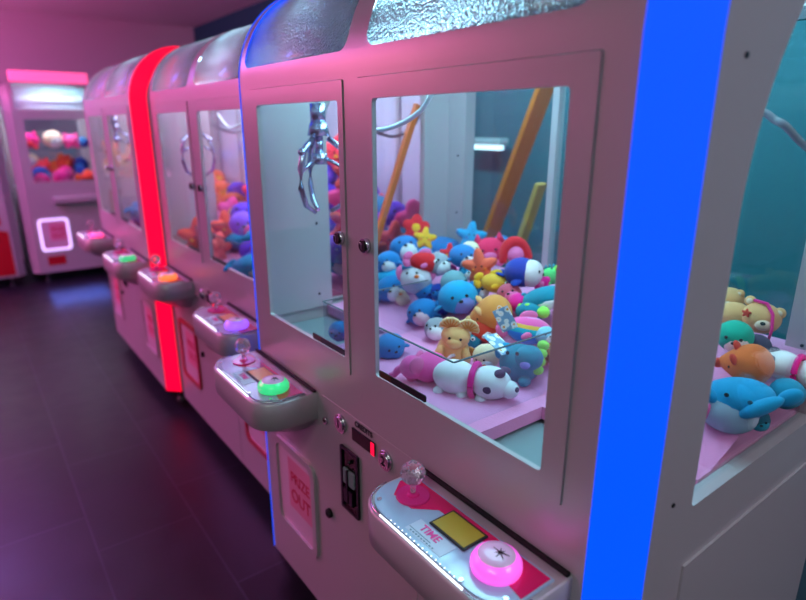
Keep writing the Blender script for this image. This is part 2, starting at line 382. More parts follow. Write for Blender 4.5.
def make_machine(name, hw, doors, consoles, prizes, led, cols, extras=True):
    """hw: half width of the flat front; doors: [(x0,x1,pane x0,pane x1)]"""
    m = empty(name); HS = hw+CH
    # lower cabinet with chamfered corners
    mb = MB()
    ol = [(-hw,0),(hw,0),(HS,CH),(HS,DEP),(-HS,DEP),(-HS,CH)]
    mb.plate(ol, [], lambda u, v: Vector((u, v, ZB)), Vector((0,0,ZC-ZB)))
    mb.build('cabinet', 'silver paint', m)
    # upper front frame round the doors
    holes = [rrect(d[0]-.0018, d[1]+.0018, .966, 1.6415, .004, 2) for d in doors]
    mb = MB(); mb.plate([(-hw,ZC),(hw,ZC),(hw,ZS),(-hw,ZS)], holes, lambda u, v: Vector((u, 0, v)), Vector((0,.03,0))); mb.build('front_frame', 'silver paint', m)
    # dome frame: bent front with the panel openings, then the flat roof
    pans = [(d[0]-.012 if i else -hw+.025, d[1]-.035 if i == 0 and len(doors) > 1 else hw-.055) for i, d in enumerate(doors)]
    if len(doors) > 1: pans = [(-hw+.03, -.054), (.016, hw-.075)]
    else: pans = [(-hw+.04, hw-.04)]
    def cyl(r): return lambda u, t: Vector((u, .27-r*math.cos(t), ZS+r*math.sin(t)))
    T0, T1 = .155, 1.36
    mb = MB()
    def band(x0, x1, t0, t1, r, n=14, nx=1):
        f = cyl(r); mb.grid([[f(x0+(x1-x0)*i/nx, t0+(t1-t0)*k/n) for k in range(n+1)] for i in range(nx+1)])
    xs = [-hw]+[v for p in pans for v in p]+[hw]
    band(-hw, hw, 0, T0, RA, 3, 1); band(-hw, hw, T1, PI/2, RA, 3, 1)
    for i in range(0, len(xs), 2): band(xs[i], xs[i+1], T0, T1, RA)
    f = cyl(RA)
    for p in pans:                       # rounded corner fillets of the openings
        rr = .03; rt = rr/RA
        for sx, xc in ((1, p[0]), (-1, p[1])):
            for stt, tcn in ((1, T0), (-1, T1)):
                pts = [f(xc, tcn)]+[f(xc+sx*rr*(1-math.cos(a)), tcn+stt*rt*(1-math.sin(a))) for a in [PI/2*k/6 for k in range(7)]]
                vs = [mb.bm.verts.new(q) for q in pts]
                for k in range(1, 7): mb.bm.faces.new((vs[0], vs[k], vs[k+1]))
    mb.grid([[Vector((-hw, .27, ZS+RA)), Vector((-hw, DEP, ZS+RA))], [Vector((hw, .27, ZS+RA)), Vector((hw, DEP, ZS+RA))]])
    bmesh.ops.remove_doubles(mb.bm, verts=mb.bm.verts, dist=1e-5)
    mb.build('dome_frame', 'silver paint', m)
    for p in pans:
        mb = MB(); g = cyl(RA-.006)
        mb.grid([[g(p[0]-.01+(p[1]-p[0]+.02)*i/2, T0-.02+(T1-T0+.04)*k/18) for k in range(19)] for i in range(3)]); mb.solid(.004)
        mb.build('dome_panel', 'frosted plastic', m)
    # corner light strips following the dome, then the roof edge
    A = [(0, ZB), (0, ZS)]+arc(0, RA)[1:]; B = [(CH, ZB), (CH, ZS)]+arc(0, RA-CH)[1:]
    for s in (-1, 1):
        mb = MB()
        mb.grid([[Vector((s*(hw-.001), a[0]+.0005+.0*k, a[1])), Vector((s*(hw+.001), a[0]-.0028*nk[0], a[1]+.0028*nk[1])), Vector((s*(HS+.0028), b_[0]-.001*nk[0], b_[1]+.001*nk[1])), Vector((s*(HS-.0005), b_[0]+.001, b_[1]))]
            for k, (a, b_) in enumerate(zip(A, B)) for nk in [(1, 0) if k < 2 else (math.cos(PI/2*(k-1)/12), math.sin(PI/2*(k-1)/12))]], smooth=False)
        mb.build('corner_light', led[0 if s < 0 else 1], m)
        mb = MB()
        mb.grid([[Vector((s*hw, y, ZS+RA)), Vector((s*HS, y, ZS+RA-CH))] for y in (.27, DEP)]); mb.build('roof_edge', 'silver paint', m)
        # side wall with its arched window
        out = [(CH, ZC), (DEP, ZC), (DEP, ZS+RA-CH)]+[p for p in arc(0, RA-CH)][::-1]
        cx_, R_ = .186+.51, .51
        lp = [(.70, 1.78), (.70, .948), (.195, .948), (.187, .956)]+[(cx_-math.sqrt(R_*R_-dz*dz), 1.42+dz) for dz in [.36*k/10 for k in range(11)]]
        mb = MB(); mb.plate(out, [lp], lambda u, v: Vector((s*HS, u, v)), Vector((-s*.028,0,0)))
        w = mb.build('side_wall', 'silver paint', m)
        mb = MB(); mb.plate([(.705,1.785),(.705,.943),(.18,.943)]+[(p[0]-.006, p[1]) for p in lp[4:]], [], lambda u, v: Vector((s*(HS-.016), u, v)), Vector((-s*.004,0,0))); mb.build('side_pane', 'pane clear', w)
        if extras:
            mb = MB(); pl = [(.19,.33),(.715,.33),(.715,.832),(.19,.832)]
            mb.plate(pl, [], lambda u, v: Vector((s*HS, u, v)), Vector((s*.004,0,0)))
            mb.build('side_panel', 'silver paint', m)
            mb = MB()
            for y, z in ((.13,1.633),(.122,.982)): mb.cyl((s*(HS+.0005), y, z), .004, .003, 'x', seg=12)
            mb.split('side_screw', 'dark chrome', w)
    # back wall with panes
    bp_ = [(-hw+.005, -.213), (-.188, .188), (.213, hw-.005)] if len(doors) > 1 else [(-hw+.03, hw-.03)]
    mb = MB(); mb.plate([(-HS,ZC),(HS,ZC),(HS,ZS+RA-CH),(hw,ZS+RA),(-hw,ZS+RA),(-HS,ZS+RA-CH)], [[(a,.95),(b_,.95),(b_,1.78),(a,1.78)] for a, b_ in bp_], lambda u, v: Vector((u, DEP, v)), Vector((0,-.03,0)))
    bw = mb.build('back_wall', 'silver paint', m)
    for a, b_ in bp_: MB().box(a-.004, b_+.004, DEP-.018, DEP-.014, .946, 1.784).build('back_pane', 'pane teal', bw)
    # corner posts inside, doors
    mb = MB()
    for s in (-1, 1):
        mb.box(min(s*(HS-.028), s*(hw-.055)), max(s*(HS-.028), s*(hw-.055)), DEP-.075, DEP-.03, ZC+.03, 1.78)
    for s in (-1, 1):
        ye = .284 if s < 0 else .182
        mb.plate([(.036,.953),(ye,.953),(ye,1.785),(.135,1.785),(.07,1.66),(.036,1.60)], [], lambda u, v: Vector((s*(HS-.0285), u, v)), Vector((-s*.012,0,0)))
    posts = mb.split('inner_post', 'silver paint', m)
    mb = MB()
    for s in (-1, 1):
        for y in (.05, .235 if s < 0 else .15):
            for z in (1.0, 1.24, 1.50): mb.cyl((s*(HS-.0415), y, z), .0045, .003, 'x', seg=10)
        for z in (1.06, 1.23, 1.44): mb.cyl((s*(hw-.02), DEP-.076, z), .004, .003, 'y', seg=10)
    mb.split('post_screw', 'dark chrome', m)
    for i, d in enumerate(doors):
        mb = MB(); mb.plate(rrect(d[0], d[1], .968, 1.64, .004, 3), [rrect(d[2], d[3], 1.007, 1.60, .008, 3)], lambda u, v: Vector((u, -.003, v)), Vector((0,.011,0)))
        dr = mb.build('window_door', 'silver paint', m)
        MB().box(d[2]-.0005, d[3]+.0005, .001, .005, 1.0065, 1.6005).build('pane', 'pane clear', dr)
        lx = d[1]-.02 if i == 0 else d[0]+.03
        mb = MB(); mb.cyl((lx, -.008, 1.302), .0155, .012, 'y', mi=0); mb.cyl((lx, -.0155, 1.302), .012, .004, 'y', mi=1); mb.box(lx-.002, lx+.002, -.0185, -.0172, 1.295, 1.309, mi=0); mb.ball((lx-.0055, -.017, 1.308), .0025, mi=0, seg=8, ring=6)
        mb.build('lock', ['chrome', 'black rubber'], dr)
        sx0 = d[2]+.012 if i else d[3]-.165
        mb = MB(); mb.plate(rrect(sx0, sx0+.165, 1.0095, 1.025, .004), [], lambda u, v: Vector((u, .0008, v)), Vector((0,-.002,0))); mb.box(sx0+.003, sx0+.045, -.0019, -.0011, 1.0115, 1.023, mi=1)
        mb.build('label_strip', ['label strip', 'label strip brown'], dr)
    # playfield, chute, acrylic walls
    hi = HS-.032; nb = .26
    chutes = ((-1, 1) if len(doors) > 1 else (1,))
    xl = -nb if -1 in chutes else -hi
    ol = [(xl-.04 if -1 in chutes else xl,.034),(nb+.04,.034),(nb+.04,.27),(hi,.27),(hi,.855),(-hi,.855)]+([(-hi,.27),(-nb-.04,.27)] if -1 in chutes else [(-hi,.034)])
    if -1 not in chutes: ol = [(-hi,.034),(0.05,.034),(.05,.29),(hi,.29),(hi,.855),(-hi,.855)]; nb = .05
    def bz(v): return .95+.10*min(1, max(0, (v-.33)/.25))
    mb = MB(); mb.plate(ol, [], lambda u, v: Vector((u, v, .92)), Vector((0,0,.03)))
    ys = [.32,.36,.40,.44,.48,.52,.56,.60,.70,.854]
    mb.grid([[Vector((-hi+.001, y, bz(y)+.0005)), Vector((hi-.001, y, bz(y)+.0005))] for y in ys])
    mb.build('prize_bed', 'pink foam', m)
    for s in chutes:
        mb = MB(); a, b_ = sorted((s*nb, s*hi)); mb.box(a+.001, b_-.001, .034, .268, .906, .912); mb.build('chute_floor', 'chute grey', m)
    mb = MB()
    for s in chutes:
        mb.box(s*nb-.002, s*nb+.002, .04, .40, .951, 1.10, mi=0); mb.box(s*nb-.0022, s*nb+.0022, .0385, .40, 1.10, 1.1022, mi=1)
    mb.box(xl+.003, nb-.003, .036, .040, .951, 1.10, mi=0); mb.box(xl, nb, .0358, .0402, 1.10, 1.1022, mi=1)
    mb.build('chute_guard', ['acrylic', 'acrylic edge'], m)
    # lights under the dome
    mb = MB()
    for y in (.24, .62):
        mb.cyl((0, y, 1.845), .013, 2*hw-.16, 'x', seg=12)
    mb.split('canopy_tube', cols['tube'], m)
    # coin panel
    if extras and len(doors) > 1:
        mb = MB(); mb.box(-.212, .20, -.0012, .001, .135, .858); cp = mb.build('coin_panel', 'silver paint', m)
        for x, z, t in ((-.117,.816,'1'), (.082,.808,'2')):
            mb = MB(); mb.cyl((x, -.0045, z), .025, .007, 'y'); mb.cyl((x, -.0095, z), .019, .004, 'y'); nb_ = mb.build('number_button', 'chrome', cp)
            text_obj('number_print', t, .032, Matrix.Translation((x, -.0118, z)) @ FRONT, 'ink dark', cp)
        mb = MB(); mb.box(-.06, .04, -.007, -.002, .797, .832, .002); mb.build('credit_display', 'lcd dark', cp)
        mb = MB()
        for z0, z1 in ((.8, .8135), (.8155, .829)): mb.box(.033, .037, -.0085, -.007, z0, z1)
        mb.box(.026, .04, -.0076, -.0068, .798, .831, mi=1); mb.build('lit_digit', ['seven red', 'seven red'], cp)
        text_obj('credit_lettering', 'CREDITS', .020, Matrix.Translation((-.01, -.0037, .846)) @ FRONT, 'ink dark', cp)
        mb = MB(); mb.plate(rrect(-.118, -.034, .572, .758, .004, 3), [rrect(-.110, -.042, .580, .750, .003, 3)], lambda u, v: Vector((u, -.003, v)), Vector((0,-.006,0)), mi=1); mb.box(-.110, -.042, -.0042, -.003, .58, .75, mi=0)
        mb.box(-.102, -.050, -.012, -.004, .655, .70, .003, mi=2); mb.box(-.098, -.054, -.014, -.004, .60, .645, .003, mi=1); mb.ball((-.072, -.008, .725), .006, mi=1, seg=10, ring=8); mb.box(-.080, -.074, -.016, -.004, .605, .70, mi=1)
        mb.build('coin_slot', ['lcd dark', 'dark chrome', 'chute grey'], cp)
        mb = MB(); mb.cyl((-.193, -.007, .501), .0135, .009, 'y', mi=0); mb.cyl((-.193, -.0125, .501), .0095, .003, 'y', mi=1); mb.box(-.195, -.191, -.0155, -.0138, .496, .506, mi=0); mb.build('cabinet_lock', ['black rubber', 'dark chrome'], cp)
        mb = MB(); mb.cyl((-.196, -.0055, .79), .010, .005, 'y', mi=0); mb.cyl((-.196, -.0085, .79), .004, .003, 'y', mi=1); mb.build('panel_bolt', ['chrome', 'black rubber'], cp)
    for i, ox in enumerate(consoles):
        make_console(m, ox, dict(panel='panel blue' if i == len(consoles)-1 else 'panel lilac', patch='panel pink' if i == len(consoles)-1 else 'panel red', lcd='lcd olive' if i == len(consoles)-1 else 'lcd tan', btn=cols['btn'][i]))
    for x0, x1 in prizes: make_prize_door(m, x0, x1, cols['frame'], cols.get('dz', 0))
    # gantry: rail, carriage, claws, hoses
    mb = MB(); mb.box(-hi, hi, .15, .17, 1.76, 1.785); mb.box(-hi, hi, .78, .80, 1.76, 1.785); mb.split('gantry_rail', 'dark chrome', m)
    if len(doors) > 1:
        mb = MB(); mb.box(-.46, -.34, .10, .21, 1.715, 1.76, .004); mb.box(.33, .45, .30, .42, 1.715, 1.76, .004); mb.split('carriage', 'chute grey', m); MB().box(.38, .40, .17, .78, 1.762, 1.782).build('cross_rail', 'chute grey', m)
    # feet
    for sx in (-1, 1):
        for y in (.09, .78):
            mb = MB(); mb.cyl((sx*(hw-.06), y, .065), .011, .085); mb.cyl((sx*(hw-.06), y, .0125), .028, .025, r2=.02); mb.build('foot', 'floor metal', m)
    return m

DOORS = [(-.553,-.066,-.510,-.086), (-.010,.564,.045,.521)]
CONS = [-.637, .204]; PRZ = [(-.548,-.275), (.29,.563)]
near = make_machine('claw_machine', .6185, DOORS, CONS, PRZ, ('led blue','led blue'), dict(btn=('button green','button magenta'), frame='silver paint', tube='cool tube'))
tag(near, 'nearest large silver claw machine with wide blue lit corner strip', 'claw machine', 'claw machines in the long row')
# hanging claw and loops of hose of the nearest machine
make_claw(near, -.412, .13, 1.60, s=1.25)
def spline(P, n=6):
    P = [Vector(p) for p in P]; out = []
    for i in range(len(P)-1):
        p0, p1, p2, p3 = P[max(i-1,0)], P[i], P[i+1], P[min(i+2, len(P)-1)]
        for k in range(n):
            u = k/n; out.append(.5*((2*p1)+(p2-p0)*u+(2*p0-5*p1+4*p2-p3)*u*u+(3*p1-p0-3*p2+p3)*u**3))
    return out+[P[-1]]
mb = MB(); mb.tube(spline([(-.50,.28,1.60),(-.45,.30,1.547),(-.388,.30,1.535),(-.314,.30,1.541),(-.246,.30,1.557),(-.182,.30,1.583),(-.142,.30,1.616),(-.12,.30,1.66),(-.11,.32,1.76)]), .0065); mb.build('cable', 'hose white', near)
mb = MB(); mb.tube(spline([(.57,.40,1.575),(.60,.40,1.570),(.62,.40,1.557),(.637,.40,1.548),(.648,.45,1.52),(.64,.53,1.51),(.62,.64,1.56),(.59,.77,1.77)]), .006); mb.build('cable', 'hose grey', near)

def restyle(root, swaps):
    """give parts of a copied machine their own colours"""
    def walk(o):
        for ch in o.children:
            if ch.type == 'MESH':
                for sl in ch.material_slots:
                    n = sl.material.name if sl.material else ''
                    key = (ch.name.split('.')[0], n)
                    v = swaps.get(key)
                    if v:
                        nm = v.pop(0) if isinstance(v, list) else v
                        sl.link = 'OBJECT'; sl.material = MATS[nm]
            walk(ch)
    walk(root)
near.location = (-1.0465, 0, 0)
bpy.context.view_layer.update()

# ------------------------------------------------------------------ plush toys (built at unit size, face towards +X)
def lobed(mb, n, amp, flat, pw=1, R=1, c=(0,0,0), rot=None, round_=False):
    vs = mb.ball((0,0,0), 1, seg=40, ring=16)
    M = Matrix.Translation(c) @ (Euler(rot).to_matrix().to_4x4() if rot else Matrix())
    for v in vs:
        a = math.atan2(v.co.z, v.co.y); rho = math.hypot(v.co.y, v.co.z)
        k = math.cos(n*a-PI/2*n+PI*(n % 2 == 0)*0)
        k = 1+amp*(abs(math.cos(n*(a-PI/2)/2))*2-1 if round_ else k)
        v.co = M @ Vector((v.co.x*flat*(1.0 if rho < .5 else 1), v.co.y*k*R, v.co.z*k*R))
def eyes(P, x, y, z, r, root):
    for s in (-1, 1):
        mb = MB(); mb.ball((x, s*y, z), (r*.6, r, r), seg=10, ring=8); mb.build('eye', plushmat('black'), root)

SPLIT = ('fin','tail_fin','side_fin','cheek','ear','inner_ear','paw','leg','arm','flipper')
def toy(kind, c1, c2, root):
    M1 = plushmat(c1) if c1 not in ('rainbow','card') else (MATS['plush rainbow'] if c1 == 'rainbow' else MATS['daisy print'])
    M2 = plushmat(c2) if c2 != 'card' else M1
    def B(name, fn, m):
        mb = MB(); fn(mb); return mb.split(name, m, root) if name in SPLIT else mb.build(name, m, root)
    if kind in ('seal', 'ball'):
        k = .98 if kind == 'ball' else 1
        B('body', lambda b: b.ball((0,0,0), (1.05*k, 1.12 if kind == 'seal' else 1, .92)), M1)
        B('belly_patch', lambda b: b.ball((.62,0,0), (.78,.95,.84)) if c2 == 'white2' else b.ball((.28,.12,-.16), (.82,.78,.72)), M2)
        if kind == 'seal':
            def fins(b):
                for s in (-1, 1): b.ball((.1, s*1.05, -.35), (.34,.42,.13), rot=(s*-.5,0,.3*s))
                for s in (-1, 1): b.ball((-1.1, s*.3, -.25), (.45,.26,.1), rot=(0,.3,-s*.5))
            B('fin', fins, M1)
        eyes(B, 1.27 if c2 == 'white2' else .93, .38, .25, .10, root)
        B('nose', lambda b: b.ball((1.38 if c2 == 'white2' else 1.07,.04,.02), (.08,.13,.09), seg=10, ring=8), plushmat('black'))
    elif kind == 'whale':
        B('body', lambda b: b.ball((0,0,0), (1, 1.55, .72)), M1)
        B('belly_patch', lambda b: b.ball((.08,.1,-.1), (.95,1.3,.62)), M2)
        B('tail_fin', lambda b: (b.ball((-.1,-1.6,.25), (.25,.5,.16), rot=(.5,0,.5)), b.ball((-.3,-1.55,.35), (.3,.4,.14), rot=(.4,.2,-.6))), M1)
        eyes(B, .8, .6, .15, .09, root)
    elif kind == 'star':
        B('body', lambda b: lobed(b, 5, .30, .42), M1)
        B('cheek', lambda b: [b.ball((.36, s*.38, -.08), (.08,.14,.12), seg=10, ring=8) for s in (-1,1)], M2)
        eyes(B, .40, .2, .12, .07, root)
    elif kind == 'flower':
        B('petals', lambda b: lobed(b, 5, .22, .34, round_=True), M1)
        B('centre', lambda b: b.ball((.22,0,0), (.2,.42,.42)), M2)
    elif kind == 'fish':
        B('body', lambda b: b.ball((0,.1,0), (.72, 1.25, .78)), M1)
        B('tail_fin', lambda b: (b.ball((0,-1.35,.3), (.18,.42,.3), rot=(.8,0,0)), b.ball((0,-1.35,-.25), (.18,.42,.3), rot=(-.8,0,0))), M2)
        B('dorsal_fin', lambda b: b.ball((0,-.05,.78), (.14,.5,.3), rot=(.25,0,0)), M2)
        B('side_fin', lambda b: b.ball((.7,-.1,-.2), (.12,.36,.2), rot=(.4,0,.3)), M2)
        B('eye_white', lambda b: b.ball((.55,.75,.2), (.14,.17,.17), seg=12, ring=8), plushmat('white'))
        B('eye', lambda b: b.ball((.66,.78,.2), (.07,.09,.09), seg=10, ring=8), plushmat('black'))
    elif kind == 'cat':
        B('head', lambda b: b.ball((0,0,0), (.85,1.15,.9)), M1)
        B('ear', lambda b: [b.cyl((0, s*.72, .88), .34, .62, r2=.04, seg=16) for s in (-1,1)], M1)
        B('muzzle', lambda b: b.ball((.65,0,-.25), (.3,.5,.36)), M2)
        eyes(B, .78, .42, .15, .09, root)
        B('paw', lambda b: [b.ball((.6, s*.6, -.75), (.34,.28,.24)) for s in (-1,1)], M2)
    elif kind == 'arch':
        B('body', lambda b: b.tube([(0, 1.0*math.cos(a), -.6+1.5*math.sin(a)) for a in [PI*k/16 for k in range(17)]], [.30+.12*math.sin(PI*k/16) for k in range(17)], seg=14), M1)
        B('tuft', lambda b: b.ball((.1,0,-.1), (.5,.66,.7)), M2)
    elif kind == 'badge':
        B('disc', lambda b: b.cyl((0,0,0), 1, .25, 'x', seg=36), M1)
        B('rim', lambda b: b.tube([(.12, .95*math.cos(a), .95*math.sin(a)) for a in [2*PI*k/24 for k in range(25)]], .12, seg=8), plushmat('magenta'))
        st = [((.62 if k % 2 == 0 else .27)*math.sin(k*PI/5), (.62 if k % 2 == 0 else .27)*math.cos(k*PI/5)) for k in range(10)]
        B('star_print', lambda b: b.plate(st, [], lambda u, v: Vector((.125, u, v)), Vector((.05,0,0))), M2)
    elif kind == 'card' or kind == 'flatcard':
        B('card_sheet', lambda b: b.box(-.03, .03, -.78, .78, -1.15, 1.15, .02), M1)
        B('loop', lambda b: b.tube([(0, .2*math.cos(a), 1.2+.22*math.sin(a)) for a in [2*PI*k/12 for k in range(13)]], .03, seg=6), plushmat('white'))
    elif kind in ('puppy', 'puppy2'):
        B('body', lambda b: b.ball((0,-.95,0), (.92,1.25,.92)), M1)
        B('head', lambda b: b.ball((.05,.95,.06), (.9,1.08,.86)), M1)
        B('collar', lambda b: b.tube([(.86*math.cos(a), .12, .86*math.sin(a)) for a in [2*PI*k/28 for k in range(29)]], .17, seg=8), plushmat('magenta'))
        B('snout', lambda b: b.ball((.12,1.95,-.1), (.5,.5,.45)), M1)
        B('ear', lambda b: (b.ball((.3,1.45,.72), (.3,.34,.24), rot=(.5,0,0)), b.ball((-.5,1.5,.6), (.3,.34,.2))), plushmat('plum'))
        B('eye_spot', lambda b: b.ball((.78,1.0,.02), (.2,.3,.27)), plushmat('plum'))
        B('nose', lambda b: b.ball((.25,2.35,.02), (.18,.14,.14), seg=10, ring=8), plushmat('plum'))
        B('leg', lambda b: [b.ball((.5,y,-.72), (.38,.3,.28)) for y in (-1.7,-.4,.6)], M1)
        B('tail', lambda b: b.ball((0,-2.2,.15), (.18,.32,.18), rot=(.6,0,0)), M1)
    elif kind in ('puppyhead', 'puppyhead2'):
        B('head', lambda b: b.ball((0,0,0), (.95,1,.95)), M1)
        B('snout', lambda b: b.ball((.75,.3,-.2), (.42,.5,.36)), plushmat('pale'))
        ec = plushmat('pink' if kind == 'puppyhead' else 'brown')
        B('ear', lambda b: (b.ball((.05,-1.0,.35), (.2,.3,.5), rot=(.3,0,0)), b.ball((-.1,1.0,.35), (.2,.3,.5), rot=(-.3,0,0))), ec)
        eyes(B, .85, .3, .22, .10, root)
        B('nose', lambda b: b.ball((1.15,.4,-.05), (.1,.18,.12), seg=10, ring=8), plushmat('orange'))
        if kind == 'puppyhead':
            B('cap', lambda b: (b.ball((-.1,-.35,.75), (.62,.62,.5)), b.ball((.35,-.3,.62), (.5,.5,.08))), plushmat('sky'))
    elif kind == 'lizard':
        B('body', lambda b: b.ball((0,0,0), (.7,1.0,.8)), M1)
        B('head', lambda b: b.ball((.25,.75,.55), (.6,.62,.55)), M2)
        B('crest', lambda b: [b.cyl((-.1,-.5+k*.4,.85+.1*math.sin(k)), .2, .4, r2=.03, seg=10) for k in range(4)], plushmat('teal'))
        eyes(B, .72, .3, .7, .09, root)
        B('leg', lambda b: [b.ball((.5,y,-.65), (.32,.24,.22)) for y in (-.5,.5)], M1)
    elif kind == 'turtle':
        B('shell', lambda b: b.ball((0,0,.1), (.9,1.15,.75)), M1)
        B('shell_spot', lambda b: [b.ball((.62*math.cos(a)*.9, .75*math.sin(a), .52), (.2,.26,.16)) for a in (-1,-.1,.9)], M2)
        B('head', lambda b: b.ball((.55,1.05,.0), (.45,.46,.42)), M2)
        B('flipper', lambda b: [b.ball((.7,y,-.45), (.5,.26,.12), rot=(0,.3,y*.5)) for y in (-.7,.5)], M1)
        eyes(B, .95, .2, .1, .07, root)
    elif kind == 'duck':
        B('body', lambda b: b.ball((0,0,-.1), (.95,1,.85)), M1)
        B('head', lambda b: b.ball((.2,0,.65), (.6,.6,.55)), M1)
        B('beak', lambda b: b.ball((.85,0,.55), (.3,.28,.13)), M2)
        eyes(B, .7, .25, .8, .08, root)
    elif kind == 'bird':
        B('body', lambda b: b.ball((0,0,0), (.95,1.1,.95)), M1)
        B('eye_white', lambda b: b.ball((.8,.15,.3), (.2,.32,.32)), M2)
        B('eye', lambda b: b.ball((.97,.15,.3), (.08,.15,.15)), plushmat('black'))
        B('tuft', lambda b: b.ball((0,.55,.95), (.3,.4,.35)), M1)
    elif kind == 'shellbear':
        B('body', lambda b: b.ball((0,0,-.35), (.82,.92,1.15)), M1)
        B('head', lambda b: b.ball((.1,.05,.75), (.78,.80,.66)), M1)
        B('muzzle', lambda b: b.ball((.75,-.02,.6), (.3,.42,.3)), M1)
        def shell(b, y, z, tl, r):
            n = 25; rows = []
            for j in range(6):
                q = j/5
                rows.append([Vector((.1+.09*abs(math.sin(i*PI/2))*q, y+math.sin(tl+(i/(n-1)-.5)*2.7)*r*q*(1+.05*abs(math.sin(i*PI/4))), z+math.cos(tl+(i/(n-1)-.5)*2.7)*r*q*(1+.05*abs(math.sin(i*PI/4))))) for i in range(n)])
            b.grid(rows); b.solid(.10)
        for yy, tl in ((-.28,-.15), (.62,.35)):
            o = B('shell_ear', lambda b: shell(b, yy, 1.22, tl, .62), M2)
            B('ear_stripe', lambda b: [b.tube([(.28, yy+math.sin(tl+(i-3)*.36)*.12, 1.22+math.cos(tl+(i-3)*.36)*.12), (.30, yy+math.sin(tl+(i-3)*.36)*.57, 1.22+math.cos(tl+(i-3)*.36)*.57)], .045, seg=6) for i in range(7)], plushmat('orangetan'))
        B('arm', lambda b: [b.ball((.55, s*.72, -.2), (.32,.28,.5), rot=(s*.3,0,0)) for s in (-1,1)], M1)
        B('leg', lambda b: [b.ball((.6, s*.5, -1.3), (.5,.36,.32)) for s in (-1,1)], M1)
        eyes(B, .82, .3, .9, .08, root)
    elif kind == 'mouse':
        def pear(b):
            for v in b.ball((0,0,0), (1,1.25,.95), seg=24, ring=18):
                t = (v.co.y+1.25)/2.5; k = .40+.75*math.sin(min(1, t*1.15)*PI/2) if t < .87 else 1.15
                v.co.x *= k; v.co.z *= k
        B('body', pear, M1)
        B('snout', lambda b: b.ball((.1,-1.2,-.02), (.26,.26,.24)), M2)
        B('ear', lambda b: [b.ball((s*.45,-.35,.75), (.26,.12,.32), rot=(.4,0,0)) for s in (-1,1)], M2)
        B('eye', lambda b: b.ball((.55,-.55,.28), (.07,.09,.09), seg=10, ring=8), plushmat('black'))
        B('paw', lambda b: [b.ball((.5,y,-.8), (.2,.2,.18)) for y in (-.4,.5)], M2)
    elif kind == 'elephant':
        B('body', lambda b: b.ball((0,-.35,0), (.9,1.05,.85)), M1)
        B('head', lambda b: b.ball((.25,.65,.1), (.7,.7,.65)), M1)
        B('ear', lambda b: (b.ball((.45,.1,.35), (.16,.5,.55), rot=(0,0,.5)), b.ball((-.4,.75,.45), (.16,.45,.5))), M2)
        B('trunk', lambda b: b.tube([(.7,.95,.0),(.95,1.2,-.25),(1.05,1.35,-.5),(1.1,1.6,-.55)], [.26,.22,.18,.15]), M1)
        B('leg', lambda b: [b.ball((.55,y,-.72), (.36,.3,.3)) for y in (-1.0,-.2,.5)], M1)
        B('tail', lambda b: b.tube([(-.1,-1.3,.2),(-.1,-1.65,.45),(0,-1.9,.4)], .09), plushmat('pale'))
        eyes(B, .88, .25, .35, .07, root)
    elif kind == 'dragon':
        B('body', lambda b: b.ball((0,0,0), (.9,1.05,.95)), M1)
        B('head', lambda b: b.ball((.35,.6,.35), (.72,.7,.62)), M1)
        B('crest', lambda b: [b.ball((-.05+.1*k,.95-.05*k+.2,.95-.38*k), (.2,.3,.26)) for k in range(4)], M2)
        B('nostril', lambda b: b.ball((.95,.65,.1), (.16,.26,.2)), plushmat('lilac'))
        B('wing', lambda b: b.ball((.2,-.75,.55), (.2,.55,.4), rot=(.5,0,0)), plushmat('sky'))
        B('leg', lambda b: [b.ball((.65,y,-.75), (.4,.3,.26)) for y in (-.5,.5)], M1)
        eyes(B, .95, .25, .6, .1, root)
    elif kind in ('bear', 'ribbonbear'):
        B('body', lambda b: b.ball((0,-.95,-.15), (.8,.95,.8)), M1)
        B('head', lambda b: b.ball((.1,.35,.1), (.88,1.0,.85)), M1)
        B('muzzle', lambda b: b.ball((.7,.65,-.15), (.36,.42,.34)), M2)
        B('ear', lambda b: [b.ball((.05, y, z), (.2,.3,.3)) for y, z in ((-.35,.88),(1.15,.55))], M1)
        B('inner_ear', lambda b: [b.ball((.17, y, z), (.12,.18,.18)) for y, z in ((-.35,.88),(1.15,.55))], M2)
        B('nose', lambda b: b.ball((1.03,.72,-.06), (.1,.14,.1), seg=10, ring=8), plushmat('black'))
        eyes(B, .9, .22, .25, .08, root)
        B('arm', lambda b: b.ball((.5,-.75,-.5), (.3,.5,.26)), M1)
        if kind == 'ribbonbear':
            B('ribbon', lambda b: b.tube([(.35,-.1,1.0),(.6,.6,.98),(.75,1.0,.5),(.85,1.15,-.3),(.85,1.1,-1.1)], .09, seg=6), plushmat('magenta'))
            B('medal', lambda b: (b.cyl((.9,1.05,-1.25), .26, .08, 'x', seg=20), b.tube([(.9,1.05+.26*math.cos(a),-1.25+.26*math.sin(a)) for a in [2*PI*k/16 for k in range(17)]], .07, seg=6)), plushmat('pink'))
            B('eye_star', lambda b: lobed(b, 5, .3, .06, R=.2, c=(.93,-.18,.3)), plushmat('redorange'))
    elif kind == 'shark':
        B('body', lambda b: b.ball((-.1,-.1,.35), (1,1.35,.8), rot=(.35,0,0)), M1)
        B('belly_patch', lambda b: b.ball((.12,-.25,-.15), (1,1.1,.85)), M2)
        B('side_fin', lambda b: (b.ball((.7,.75,.65), (.3,.85,.28), rot=(.75,0,.2)), b.ball((.6,-1.0,.5), (.3,.6,.22), rot=(-.6,0,0))), M1)
        B('tail_fin', lambda b: b.ball((-.3,1.5,.95), (.25,.5,.3), rot=(.9,0,0)), M1)
        B('mouth', lambda b: b.ball((.92,-.85,-.1), (.12,.1,.34)), plushmat('pink'))
        eyes(B, .78, .4, .75, .09, root)

